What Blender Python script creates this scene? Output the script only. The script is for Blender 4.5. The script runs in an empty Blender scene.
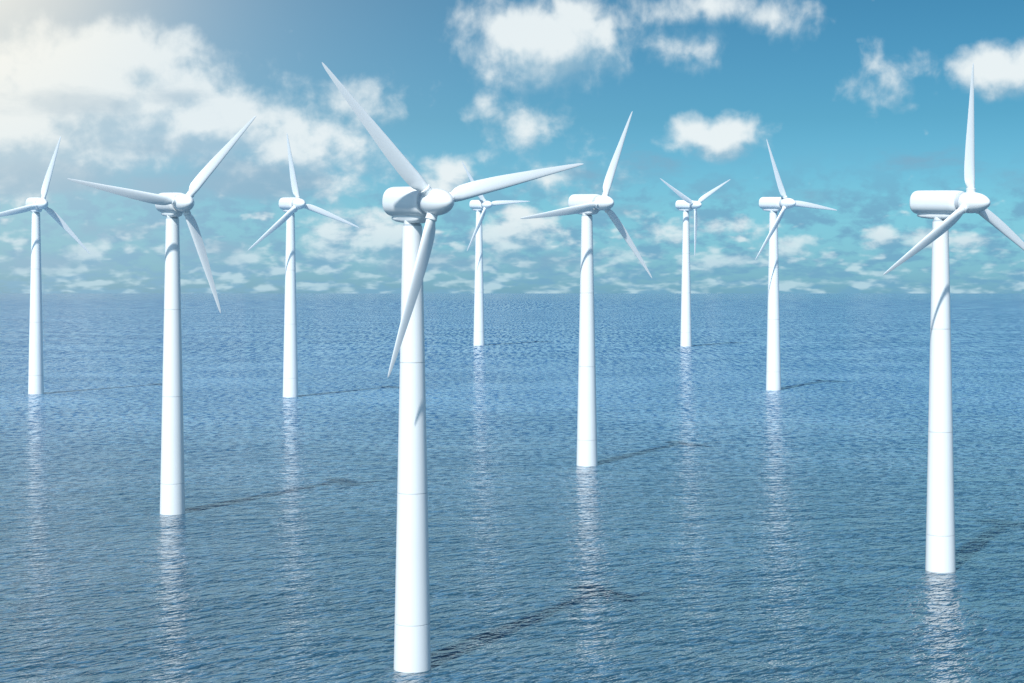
import bpy, math, random
from mathutils import Vector, Matrix
R = math.radians
F = 1600.0            # focal length in pixels of a 1024 px wide frame
CAM_H = 60.0
SC = bpy.context.scene
COL = SC.collection

# ------------------------------------------------------------------ node helper
class NT:
    def __init__(s, tree): s.t = tree; s.t.nodes.clear()
    def n(s, typ, ins=(), out=0, **kw):
        nd = s.t.nodes.new(typ)
        for k, v in kw.items(): setattr(nd, k, v)
        items = ins.items() if isinstance(ins, dict) else enumerate(ins)
        for k, v in items:
            if v is None: continue
            if isinstance(v, bpy.types.NodeSocket): s.t.links.new(v, nd.inputs[k])
            else: nd.inputs[k].default_value = v
        return nd.outputs[out]
    def m(s, op, a, b=None, c=None, clamp=False):
        return s.n('ShaderNodeMath', [a, b, c], operation=op, use_clamp=clamp)
    def vm(s, op, a, b=None, c=None, out=0):
        return s.n('ShaderNodeVectorMath', [a, b, c], operation=op, out=out)
    def ss(s, x, lo, hi, a=0.0, b=1.0):
        return s.n('ShaderNodeMapRange', {'Value': x, 'From Min': lo, 'From Max': hi, 'To Min': a, 'To Max': b},
                   interpolation_type='SMOOTHSTEP')
    def lin(s, x, lo, hi, a=0.0, b=1.0):
        return s.n('ShaderNodeMapRange', {'Value': x, 'From Min': lo, 'From Max': hi, 'To Min': a, 'To Max': b})
    def noise(s, v, scale, det=3.0, rough=.5, dist=0.0, dim='3D'):
        return s.n('ShaderNodeTexNoise', {'Vector': v, 'Scale': scale, 'Detail': det, 'Roughness': rough,
                                          'Distortion': dist}, noise_dimensions=dim)
    def mix(s, f, a, b, blend='MIX'):
        nd = s.t.nodes.new('ShaderNodeMix'); nd.data_type = 'RGBA'; nd.blend_type = blend
        for k, v in ((0, f), (6, a), (7, b)):
            if isinstance(v, bpy.types.NodeSocket): s.t.links.new(v, nd.inputs[k])
            elif k: nd.inputs[k].default_value = (*v, 1)
            else: nd.inputs[k].default_value = v
        return nd.outputs[2]

def material(name):
    m = bpy.data.materials.new(name); m.use_nodes = True
    return m, NT(m.node_tree)

def srgb(r, g, b):
    f = lambda c: c/12.92 if c <= .04045 else ((c+.055)/1.055)**2.4
    return tuple(f(c/255) for c in (r, g, b))

# ------------------------------------------------------------------ light
SUN_EL = R(45)
sx, sy = -0.45, -0.89
sl = math.hypot(sx, sy); sx /= sl; sy /= sl
sun_dir = Vector((sx*math.cos(SUN_EL), sy*math.cos(SUN_EL), math.sin(SUN_EL)))
ld = bpy.data.lights.new('sun', 'SUN'); ld.energy = 4.9; ld.angle = R(1.4); ld.color = (1, .985, .955)
sun = bpy.data.objects.new('sun', ld); COL.objects.link(sun)
sun.rotation_euler = sun_dir.to_track_quat('Z', 'Y').to_euler(); sun.location = (-200, -200, 400)

# ------------------------------------------------------------------ sky
world = bpy.data.worlds.new('World'); SC.world = world; world.use_nodes = True
w = NT(world.node_tree)
D = w.n('ShaderNodeTexCoord', out='Generated')
xyz = w.n('ShaderNodeSeparateXYZ', [D])
X, Y, Z = (xyz.node.outputs[i] for i in range(3))
DEG = 180/math.pi
az = w.m('MULTIPLY', w.m('ARCTAN2', X, Y), DEG)             # degrees to the right of north
el = w.m('MULTIPLY', w.m('ARCSINE', Z), DEG)                # degrees above the horizon
P = w.n('ShaderNodeCombineXYZ', [az, el, 0.0])

def ang(px, py):                                            # direction in degrees
    u = (px-512)/F; a = math.atan(u)
    return math.degrees(a), math.degrees(math.atan((293-py)/F*math.cos(a)))
K = math.degrees(1/F)

# clouds: x, y, half width, half height, thickness, measured as directions on the sky
CL = [(95, 98, 170, 92, 1.6), (10, 125, 140, 78, 1.5), (205, 125, 120, 50, 1.4), (125, 58, 100, 50, 1.3), (300, 148, 105, 60, .85),
      (185, 88, 60, 30, .8),(350, 105, 60, 40, .3),
      (548, 42, 108, 58, 1.25), (498, 28, 50, 38, .7), (575, 55, 60, 40, .8), (608, 25, 36, 24, .5),
      (705, 6, 95, 24, .55), (775, 16, 52, 26, .5), (692, 48, 46, 26, .28),
      (714, 136, 66, 30, 1.0), (740, 130, 34, 20, .6), (893, 80, 40, 28, .30), (905, 66, 22, 20, .25),
      (1000, 70, 56, 36, 1.15), (1030, 66, 40, 32, 1.0), (524, 138, 44, 38, .36), (482, 105, 26, 16, .36), (447, 178, 38, 26, .85),
      (524, 228, 44, 32, 1.1), (505, 245, 40, 26, .8), (385, 240, 56, 40, .95), (330, 238, 44, 36, .9), (325, 180, 50, 28, .5), (560, 180, 50, 30, .3),
      (883, 238, 26, 15, 1.0), (925, 240, 44, 16, .7), (965, 240, 26, 14, .45), (85, 254, 30, 15, .8), (104, 246, 16, 14, .5),
      (248, 260, 36, 14, .8), (676, 240, 36, 22, .55), (740, 225, 44, 20, .4), (795, 246, 26, 14, .75), (715, 262, 38, 16, .65), (610, 260, 50, 18, .4)]
# flat grey cloud bases, no lit side in view
DK = [(70, 104, 95, 22, .9), (175, 98, 60, 18, .7), (150, 150, 80, 14, .5), (545, 66, 80, 14, .35), (30, 178, 130, 26, 1.3), (150, 190, 80, 24, .8), (255, 182, 105, 26, 1.3), (225, 165, 60, 16, .9), (590, 175, 60, 20, .4), (640, 168, 60, 24, .35),
      (915, 160, 60, 12, .35), (1000, 175, 60, 14, .3), (715, 190, 60, 14, .3), (812, 192, 50, 12, .3), (610, 212, 60, 16, .3),
      (120, 232, 80, 18, .5), (40, 262, 90, 18, .6), (200, 250, 80, 22, .5), (420, 262, 90, 20, .6), (560, 262, 70, 20, .5)]

def field(lst, p):
    out = None
    for x, y, rx, ry, s in lst:
        a, e = ang(x, y)
        sc = (1/(rx*K*.88), 1/(ry*K*.88), 0)
        q = w.vm('MULTIPLY_ADD', p, sc, (-a*sc[0], -e*sc[1], 0))
        l = w.vm('LENGTH', q, out='Value')
        v = w.m('MULTIPLY_ADD', l, -s, s)
        out = v if out is None else w.m('MAXIMUM', out, v)
    return w.m('MAXIMUM', out, -0.45)

def density(p):
    s = w.n('ShaderNodeSeparateXYZ', [p]); a, e = s, s.node.outputs[1]
    ev = w.m('MULTIPLY', w.m('LOGARITHM', w.m('ADD', w.m('MAXIMUM', e, 0.0), 4.0), math.e), 10.5)
    q = w.n('ShaderNodeCombineXYZ', [a, ev, 3.7])
    big = w.noise(q, .33, 2.0, .5)
    fine = w.noise(q, .95, 6.0, .53, .15)
    mid = w.noise(w.vm('MULTIPLY', q, (.9, 1.1, 1)), 1.25, 2.0, .5)
    # many small cumulus in rows towards the horizon, thinning out higher up; scattered clouds out of view
    low = w.m('MULTIPLY_ADD', w.m('SUBTRACT', mid, .5), 2.6, w.ss(e, .2, 4.8, .08, -.75))
    wide = w.m('MULTIPLY_ADD', w.m('SUBTRACT', big, .5), 3.0, w.ss(w.m('ABSOLUTE', a), 17.5, 30, -1.2, -.05))
    over = w.m('MULTIPLY_ADD', w.m('SUBTRACT', big, .5), 3.0, w.ss(e, 11.0, 22.0, -1.2, -.45))
    B = w.m('MAXIMUM', field(CL, p), w.m('MAXIMUM', low, w.m('MAXIMUM', wide, over)))
    t = w.m('MULTIPLY_ADD', w.m('SUBTRACT', fine, .5), w.ss(e, 1.5, 5.5, 2.0, 1.35), B)
    return t, fine, big

t0, fine, big = density(P)

lsh = w.ss(el, .5, 7.5, .32, 1.0)
t1, _, _ = density(w.vm('ADD', P, w.n('ShaderNodeCombineXYZ', [w.m('MULTIPLY', lsh, -.38), w.m('MULTIPLY', lsh, .85), 0.0])))
cov = w.ss(t0, -.10, .62)
lit = w.ss(w.m('SUBTRACT', t0, t1), -.58, .34)
dkf = w.m('MULTIPLY_ADD', w.m('SUBTRACT', w.noise(w.n('ShaderNodeCombineXYZ', [az, w.m('MULTIPLY', el, 2.6), 9.1]), .55, 6.0, .6), .5), 1.5, field(DK, P))
lowdk = w.m('MULTIPLY', w.ss(w.noise(w.n('ShaderNodeCombineXYZ', [az, w.m('MULTIPLY', w.m('LOGARITHM', w.m('ADD', w.m('MAXIMUM', el, 0.0), 1.8), math.e), 8.0), 5.5]), 1.0, 5.0, .55), .42, .62), w.ss(el, 2.4, 5.4, .85, 0))
dkc = w.m('MAXIMUM', w.m('MULTIPLY', w.ss(dkf, -.1, .7), .7), lowdk)

skyn = w.t.nodes.new('ShaderNodeTexSky'); skyn.sky_type = 'NISHITA'; skyn.sun_disc = False
skyn.sun_elevation = SUN_EL; skyn.sun_rotation = math.atan2(sx, sy)
skyn.air_density = 1.0; skyn.dust_density = .6; skyn.ozone_density = 2.2
SK = .10
sky = w.vm('SCALE', skyn.outputs[0], None); sky.node.inputs['Scale'].default_value = SK
# the clear air: pale turquoise low down, deeper blue higher up
ramp = w.n('ShaderNodeValToRGB', [w.lin(el, 0, 14)])
cr = ramp.node.color_ramp
TINT = [(0, (.34, .77, 1.28)), (.21, (.35, .80, 1.06)), (.44, (.24, .63, .79)), (.73, (.19, .555, .69)), (1, (.18, .50, .66))]
HIGH = (.95, 1.32, 1.45)
while len(cr.elements) < len(TINT): cr.elements.new(.5)
for e_, (p_, c_) in zip(cr.elements, TINT): e_.position = p_; e_.color = (*[x/2 for x in c_], 1)
tint = w.vm('SCALE', ramp); tint.node.inputs['Scale'].default_value = 2.0
tint = w.mix(w.m('MAXIMUM', w.ss(el, 48, 85, 0, .7), w.ss(Y, .15, -.5)), tint, HIGH)   # sky overhead and on the sun's side raised, added fill light for the blades
sky = w.vm('MULTIPLY', sky, tint)
sky = w.mix(dkc, sky, srgb(114, 168, 199))
hz = w.ss(el, .2, 3.4)
cc = w.mix(lit, w.mix(hz, srgb(108, 168, 197), srgb(142, 184, 208)), w.mix(hz, srgb(196, 225, 235), srgb(240, 247, 248)))
sky = w.mix(w.m('MULTIPLY', cov, w.ss(el, 0, 3.2, .72, .93)), sky, cc)
sky = w.mix(w.m('MULTIPLY', w.ss(dkf, -.05, .85), .62), sky, srgb(136, 174, 198))   # grey bases in front of the bright bank
# glare round the hazy bright spot above the upper left corner
ha, he = ang(-60, -70)
hd = w.vm('LENGTH', w.vm('SUBTRACT', P, (ha, he, 0)), out='Value')
hs = w.m('MULTIPLY', w.m('EXPONENT', w.m('MULTIPLY', hd, -1/(200*K))), 1.3, clamp=True)
sky = w.mix(w.m('MULTIPLY', hs, .92), sky, w.mix(w.ss(hs, .15, .7), srgb(206, 226, 238), srgb(252, 249, 238)))
# below the horizon only the sea colour
sky = w.mix(w.ss(Z, -.004, 0.0), srgb(70, 110, 150), sky)
bg = w.n('ShaderNodeBackground', {'Color': sky, 'Strength': 1.0})
w.n('ShaderNodeOutputWorld', [bg]) if False else w.t.links.new(bg, w.t.nodes.new('ShaderNodeOutputWorld').inputs[0])
world.cycles.sampling_method = 'MANUAL'; world.cycles.sample_map_resolution = 512

# ------------------------------------------------------------------ sea
def water_material():
    m, t = material('sea_water')
    pos = t.n('ShaderNodeNewGeometry', out='Position')
    wind = t.noise(pos, .006, 3.0, .55)                       # gusts and slicks
    dist = t.vm('LENGTH', pos, out='Value')
    far_calm = t.ss(t.vm('LENGTH', pos, out='Value'), 450, 1500, 1.0, .7)
    gust = t.m('MULTIPLY', t.ss(wind, .34, .66, .85, 1.55), far_calm)
    EPS = .12
    def height(p, col=False):
        # short steep wind waves, crests oblique to the view
        r1 = t.n('ShaderNodeMapping', {'Vector': p, 'Rotation': (0, 0, R(48)), 'Scale': (2.3, 1.0, 1)}, vector_type='TEXTURE')
        r2 = t.n('ShaderNodeMapping', {'Vector': p, 'Rotation': (0, 0, R(24)), 'Scale': (2.0, 1.0, 1)}, vector_type='TEXTURE')
        r3 = t.n('ShaderNodeMapping', {'Vector': p, 'Rotation': (0, 0, R(8)), 'Scale': (2.0, 1.0, 1)}, vector_type='TEXTURE')
        a = t.m('MULTIPLY', t.noise(r1, .62, 2.0, .55, .2, '2D'), .74)
        b = t.m('MULTIPLY_ADD', t.noise(r2, .20, 2.0, .5, .2, '2D'), 1.15, a)
        c = t.m('MULTIPLY_ADD', t.noise(r3, .045, 2.0, .5, 0, '2D'), 2.2, b)
        if col: return a
        d = t.m('MULTIPLY_ADD', t.noise(r1, 1.5, 1.0, .5, 0, '2D'), .16, c)
        return d
    h0 = height(pos); hx = height(t.vm('ADD', pos, (EPS, 0, 0))); hy = height(t.vm('ADD', pos, (0, EPS, 0)))
    k = t.m('MULTIPLY', gust, -1/EPS)
    nx = t.m('MULTIPLY', t.m('MULTIPLY', t.m('SUBTRACT', hx, h0), k), t.ss(dist, 250, 1300, 1.15, 2.2))
    ny = t.m('MULTIPLY', t.m('MULTIPLY', t.m('SUBTRACT', hy, h0), k), 1.25)
    # light through thin crests painted into the colour: paler than the troughs
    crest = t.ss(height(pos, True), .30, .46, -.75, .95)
    # light and dark sparkle of waves put into colour and normals, coarser farther out
    def wave_speckle(lx, ly, d=2.0):
        return t.m('SUBTRACT', t.noise(t.vm('MULTIPLY', pos, (1/lx, 1/ly, 0)), 1.0, d, .6, 0, '2D'), .5)
    s1 = t.m('MULTIPLY', wave_speckle(3.8, 6.0, 3.0), t.m('MULTIPLY', t.ss(dist, 250, 700, .35), t.ss(dist, 1500, 2600, 1, 0)))
    s2 = t.m('MULTIPLY', wave_speckle(4.6, 48.0, 3.0), t.m('MULTIPLY', t.ss(dist, 900, 1800), t.ss(dist, 4500, 8000, 1, 0)))
    s3 = t.m('MULTIPLY', wave_speckle(9.0, 500.0), t.ss(dist, 4000, 8000))
    st = t.m('ADD', t.m('ADD', s1, s2), s3)
    broad = t.ss(t.noise(pos, .0075, 3.0, .6), .35, .68)
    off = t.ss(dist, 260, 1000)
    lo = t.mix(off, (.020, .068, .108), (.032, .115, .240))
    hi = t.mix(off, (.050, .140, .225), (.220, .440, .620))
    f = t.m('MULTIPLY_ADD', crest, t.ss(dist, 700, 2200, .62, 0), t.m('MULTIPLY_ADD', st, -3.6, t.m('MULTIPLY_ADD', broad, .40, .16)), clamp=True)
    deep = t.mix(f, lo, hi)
    # scattered pale flecks painted into the colour for glints on the water
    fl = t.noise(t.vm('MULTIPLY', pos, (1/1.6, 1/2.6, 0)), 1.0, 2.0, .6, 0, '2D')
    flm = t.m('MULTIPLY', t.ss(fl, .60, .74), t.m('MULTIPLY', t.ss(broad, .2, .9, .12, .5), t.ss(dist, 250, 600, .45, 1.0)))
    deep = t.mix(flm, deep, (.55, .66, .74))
    # out there only the faces turned this way are seen, brighter and darker by turns
    face = t.m('MINIMUM', t.m('MULTIPLY', t.m('MULTIPLY', off, t.ss(dist, 4500, 22000, 1.0, .25)), t.m('MULTIPLY_ADD', st, -3.4, -.11)), 0.0)
    nrm = t.vm('NORMALIZE', t.n('ShaderNodeCombineXYZ', [nx, t.m('ADD', ny, face), 1.0]))
    spec = .5
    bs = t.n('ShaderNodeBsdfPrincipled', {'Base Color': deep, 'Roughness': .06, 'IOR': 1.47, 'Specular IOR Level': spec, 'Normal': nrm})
    t.t.links.new(bs, t.t.nodes.new('ShaderNodeOutputMaterial').inputs[0])
    return m
S = 200000.0
me = bpy.data.meshes.new('sea'); me.from_pydata([(-S, -S, 0), (S, -S, 0), (S, S, 0), (-S, S, 0)], [], [(0, 1, 2, 3)])
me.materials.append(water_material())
sea = bpy.data.objects.new('sea', me); COL.objects.link(sea); sea['kind'] = 'structure'

# ------------------------------------------------------------------ materials of the turbines
def paint(name, base, rough, grime=True):
    m, t = material(name)
    obj = t.n('ShaderNodeTexCoord', out='Object')
    col = base
    if grime:
        st = t.noise(t.n('ShaderNodeMapping', {'Vector': obj, 'Scale': (1, 1, .10)}, vector_type='POINT'), 26.0, 1.0, .5)
        pt = t.noise(obj, 9.0, 1.0, .5)
        f = t.m('MULTIPLY', t.ss(st, .45, .75), t.ss(pt, .4, .7))
        col = t.mix(t.m('MULTIPLY', f, .5), base, tuple(c*.90 for c in base))
    rg = t.m('MULTIPLY_ADD', t.noise(obj, 8.0, 1.0), .12, rough-.06)
    bs = t.n('ShaderNodeBsdfPrincipled', {'Base Color': col if not isinstance(col, tuple) else (*col, 1), 'Roughness': rg})
    t.t.links.new(bs, t.t.nodes.new('ShaderNodeOutputMaterial').inputs[0])
    return m
WHITE = paint('white_paint', (.78, .81, .81), .35)
GEL = paint('white_gelcoat', (.78, .81, .81), .28)
GREY = paint('grey_seal', (.45, .50, .54), .5, False)
SEAM = paint('weathered_seam', (.58, .62, .64), .5, False)

# ------------------------------------------------------------------ mesh helpers (units: hub height = 1)
def mesh(name, verts, faces, mat, sharp=40):
    me = bpy.data.meshes.new(name); me.from_pydata([tuple(v) for v in verts], [], faces)
    me.polygons.foreach_set('use_smooth', [True]*len(me.polygons))
    me.update(); me.set_sharp_from_angle(angle=R(sharp))
    me.materials.append(mat)
    return me
def loft(name, rings, mat, cap0=True, cap1=True, sharp=40):
    n = len(rings[0]); v = [p for r in rings for p in r]; f = []
    for i in range(len(rings)-1):
        for j in range(n):
            a, b = i*n+j, i*n+(j+1) % n
            f.append((a, b, b+n, a+n))
    if cap0: f.append(tuple(reversed(range(n))))
    if cap1: f.append(tuple(range((len(rings)-1)*n, len(rings)*n)))
    me = mesh(name, v, f, mat, sharp)
    return me
def fix(me):
    import bmesh
    bm = bmesh.new(); bm.from_mesh(me); bmesh.ops.recalc_face_normals(bm, faces=bm.faces); bm.to_mesh(me); bm.free(); return me
def lathe_z(name, prof, mat, n=64, **k):
    return fix(loft(name, [[(r*math.cos(2*math.pi*j/n), r*math.sin(2*math.pi*j/n), z) for j in range(n)] for r, z in prof], mat, **k))

def lathe_u(name, prof, mat, n=48, box=0.0, **k):
    """profile turned about the rotor axis (local +Y); box > 0 squares the section a little"""
    rings = []
    for r, u in prof:
        ring = []
        for j in range(n):
            a = 2*math.pi*j/n; c, s = math.cos(a), math.sin(a)
            e = 2/(2+box); x = math.copysign(abs(c)**e, c); z = math.copysign(abs(s)**e, s)
            ring.append((r*x, u, r*z))
        rings.append(ring)
    return fix(loft(name, rings, mat, **k))

def rad(z):                                                   # tower radius at height z
    return .0400 - .0190*min(z, .95)/.95
SEAMS = (.098, .377, .656)
prof = [(rad(0)*1.0, -.03)]
NZ = 40
zs = sorted(set([0.0, .948] + [i*.948/NZ for i in range(NZ+1)]))
zs = [z for z in zs if all(abs(z-s) > .004 for s in SEAMS)]
for s_ in SEAMS: zs += [s_-.0010, s_-.0008, s_+.0008, s_+.0010]
for z in sorted(zs):
    g = any(abs(z-s_) < .0009 for s_ in SEAMS)
    prof.append((rad(z)-(.0008 if g else 0), z))
ME_TOWER = lathe_z('tower', prof, WHITE, 72)
ME_SEAM = [lathe_z('seam_ring', [(rad(s_)-.0014, -.0007), (rad(s_)-.0003, -.0007), (rad(s_)-.0003, .0007), (rad(s_)-.0014, .0007)], SEAM, 72) for s_ in SEAMS]
ME_YAW = lathe_z('yaw_ring', [(.0135, -.0022), (.0196, -.0022), (.0196, .0018), (.0135, .0018)], GREY, 64)
ME_NECK = lathe_z('yaw_neck', [(.0170, 0), (.0178, .003), (.0172, .014), (.0166, .020)], WHITE, 64)

# nacelle: rounded rear, squarish section, lip at the front
R0 = .0325
pr = []
for i in range(9):
    a = math.pi/2*i/8
    pr.append((max(R0-.018+.018*math.sin(a), .0005) if i else R0-.018, -.076-.015*math.cos(a)))
pr = [(.002, -.0915)] + pr + [(R0+.0002, -.04), (R0+.0004, .02), (R0, .055), (R0-.0012, .068), (R0-.004, .072), (R0-.008, .0725)]
ME_NAC = lathe_u('nacelle', pr, WHITE, 64, .45)
ME_GAP = lathe_u('bearing_ring', [(.020, .0715), (.0262, .0720), (.0262, .0842), (.020, .0845)], GREY, 48)
# keel fairing below the nacelle
rings = []
for u, zt, zb, hw in [(-.074, -.0335, -.0385, .0105), (-.070, -.031, -.0400, .0135), (-.055, -.026, -.0430, .016), (-.02, -.022, -.0455, .0178), (.03, -.022, -.0455, .0178), (.050, -.024, -.0420, .0165), (.060, -.027, -.0360, .0140), (.0635, -.029, -.0325, .011)]:
    rings.append([(hw*x, u, (zt+zb)/2+(zt-zb)/2*z) for x, z in
                  ((1, .4), (.9, .85), (.6, 1), (-.6, 1), (-.9, .85), (-1, .4), (-1, -.4), (-.9, -.8), (-.65, -1), (.65, -1), (.9, -.8), (1, -.4))])
ME_KEEL = fix(loft('keel_fairing', rings, WHITE, sharp=50))
# spinner with three root sockets
ME_SPIN = lathe_u('hub', [(.020, .0778), (.0262, .0780), (.0274, .0800), (.0284, .090), (.0284, .104), (.0272, .115), (.0250, .127), (.0216, .138),
                          (.0172, .147), (.0128, .1535), (.0085, .158), (.0045, .1605), (.0015, .1614), (.0004, .1615)], GEL, 64)
def blade():
    L = .3655
    st = [(.058, .0200, .0200, 0, .5), (.088, .0200, .0200, 0, .5), (.102, .0212, .0190, 7, .48), (.120, .0248, .0172, 12, .42), (.140, .0292, .0155, 12, .37), (.165, .0318, .0140, 12, .35),
          (.20, .0330, .0124, 11, .33), (.26, .0330, .0106, 10, .31), (.34, .0315, .0088, 8, .30), (.43, .0294, .0072, 6.5, .30), (.53, .0256, .0057, 5, .30),
          (.63, .0216, .0045, 4, .30), (.73, .0176, .0034, 3, .30), (.82, .0138, .0025, 2.2, .31), (.90, .0103, .0018, 1.5, .33),
          (.955, .0073, .0013, 1, .36), (.985, .0046, .0009, 1, .40), (1.0, .0014, .0005, 1, .5)]
    fine_st = []
    for i in range(len(st)-1):                             # Catmull-Rom between the stations
        p0, p1, p2, p3 = st[max(i-1, 0)], st[i], st[i+1], st[min(i+2, len(st)-1)]
        for q in range(5):
            u = q/5
            fine_st.append(tuple(p1[j]+(p2[j]-p1[j])*u if j == 0 else
                           .5*(2*p1[j]+(p2[j]-p0[j])*u+(2*p0[j]-5*p1[j]+4*p2[j]-p3[j])*u*u+(3*p1[j]-p0[j]-3*p2[j]+p3[j])*u**3) for j in range(5)))
    st = fine_st+[st[-1]]
    n = 56; rings = []
    for fr, ch, th, tw, ax in st:
        round_ = min(1.0, max(0.0, 1-(fr-.088)/.085))
        ring = []
        for j in range(n):
            a = 2*math.pi*j/n
            xc = .5*(1-math.cos(a))                        # 0 leading, 1 trailing
            yt = 5*(.2969*math.sqrt(max(xc, 0))-.1260*xc-.3516*xc**2+.2843*xc**3-.1036*xc**4)
            air_y = (yt if a <= math.pi else -yt*.75)*th*.98
            cy = math.sin(a)*th/2
            yy = round_*cy+(1-round_)*air_y
            xx = (xc-ax)*ch
            # leading edge towards -X (the blade turns clockwise seen from the front), trailing towards +X
            c, s = math.cos(R(tw)), -math.sin(R(tw))
            px, py = xx, yy
            ring.append((px*c-py*s, px*s+py*c, fr*L))
        rings.append(ring)
    return fix(loft('blade', rings, GEL, sharp=60))
ME_BLADE = blade()
ME_SOCK = lathe_z('root_socket', [(.0112, .018), (.0118, .024), (.0118, .0335), (.0124, .0340), (.0124, .0372), (.0112, .0378)], GEL, 40, sharp=30)

def add(name, data, parent, loc=(0, 0, 0), rot=(0, 0, 0), scale=(1, 1, 1)):
    o = bpy.data.objects.new(name, data); COL.objects.link(o); o.parent = parent
    o.location = loc; o.rotation_euler = rot; o.scale = scale
    return o

# a blade direction a in the rotor plane: x = sin a along w, z = cos a ; local frame x=w, y=rotor axis, z=up
# tower x px, foot y px, blade angle, blade length, heading, overhang, hub lift
TB = [
 (36,394.5, 0.2597, 0.3622, 32.73, 0.1028, -0.0036),
 (172.5,515, 0.6916, 0.3688, 31.03, 0.1016, 0.0009),
 (290.5,397.5, 6.0808, 0.3608, 31.58, 0.0949, -0.0038),
 (412.4,671, 5.5073, 0.3734, 31.14, 0.1077, 0.0025),
 (479,346, 5.6643, 0.3569, 32.00, 0.1022, -0.0111),
 (587,466.5, 0.3399, 0.3660, 31.87, 0.1047, 0.0010),
 (686,347, 5.2117, 0.3587, 32.22, 0.1036, -0.0118),
 (773.5,390.5, 5.8356, 0.3624, 32.88, 0.1063, -0.0004),
 (940.5,572.5, 6.2524, 0.3648, 32.59, 0.1002, 0.0015),
]
LAB = [
 'leftmost white wind turbine in the sea, one blade cut off by the frame',
 'white wind turbine second from the left, one blade pointing left, another steeply down',
 'white wind turbine between the second from left and the largest one, with an upright blade',
 'nearest and largest white wind turbine, its foot at the bottom edge of the water',
 'small distant white wind turbine just right of the largest one, partly behind its right blade',
 'tall white wind turbine right of centre with one blade pointing left and one up right',
 'small distant white wind turbine whose blades form a Y with one blade straight down',
 'white wind turbine second from the right, one blade pointing right and nearly level',
 'large white wind turbine at the far right with one blade pointing straight up',
]
TILT = R(-3.0)
for i, (tx, ty, ph, L, al, ov, dz) in enumerate(TB):
    dy = {4: 2.6, 9: 2.2, 2: 1.6, 6: 1.2}.get(i+1, .6)     # the foot's centre lies behind its near edge
    Dd = F*CAM_H/(ty-dy-293); Xd = (tx-512)/F*Dd; H = Dd/F*(ty-dy-203)*(1+dz)
    root = bpy.data.objects.new('wind_turbine', None); COL.objects.link(root)
    root.location = (Xd, Dd, 0); root.scale = (H, H, H); root.empty_display_size = .1
    root['label'] = LAB[i]; root['category'] = 'wind turbine'; root['group'] = 'wind turbines standing in the sea'
    tw = add('tower', ME_TOWER, root)
    for s_, d_ in zip(SEAMS, ME_SEAM): add('seam_ring', d_, tw, (0, 0, s_))
    # local +Y -> axis (sin al, -cos al), local +X -> -w so the frame stays right handed
    yaw = math.pi+R(al)
    add('yaw_ring', ME_YAW, root, (0, 0, .9505), (0, 0, yaw))
    add('yaw_neck', ME_NECK, root, (0, 0, .9522), (0, 0, yaw))
    rot = (TILT, 0, yaw)
    nac = add('nacelle', ME_NAC, root, (0, 0, 1), rot)
    add('keel_fairing', ME_KEEL, nac); add('bearing_ring', ME_GAP, nac)
    M = Matrix.Rotation(yaw, 4, 'Z') @ Matrix.Rotation(TILT, 4, 'X')
    hub = add('hub', ME_SPIN, root, M @ Vector((0, .007, 0)) + Vector((0, 0, 1)), rot)
    M = Matrix.Rotation(yaw, 4, 'Z') @ Matrix.Rotation(TILT, 4, 'X')
    c = Vector((0, 0, 1)) + (M @ Vector((0, .105, 0)))
    for k in range(3):
        a = ph+k*2*math.pi/3
        # image-right direction is local -X, so turning by +a about local Y
        Mb = M @ Matrix.Rotation(-a, 4, 'Y')
        b = add('blade', ME_BLADE, root, c, Mb.to_euler(), (1, 1, L/.3655*1.015))
        add('root_socket', ME_SOCK, b, (0, 0, 0))

# ------------------------------------------------------------------ camera
cd = bpy.data.cameras.new('camera'); cam = bpy.data.objects.new('camera', cd); COL.objects.link(cam)
cam.location = (0, 0, CAM_H); cam.rotation_euler = (R(90), 0, 0)
cd.sensor_width = 36; cd.lens = 36*F/1024; cd.shift_y = -(341.5-293)/1024
cd.clip_start = 1; cd.clip_end = 900000
SC.camera = cam
SC.view_settings.view_transform = 'Standard'; SC.view_settings.look = 'None'
SC.view_settings.exposure = 0; SC.view_settings.gamma = 1
SC.cycles.max_bounces = 6; SC.cycles.use_denoising = True
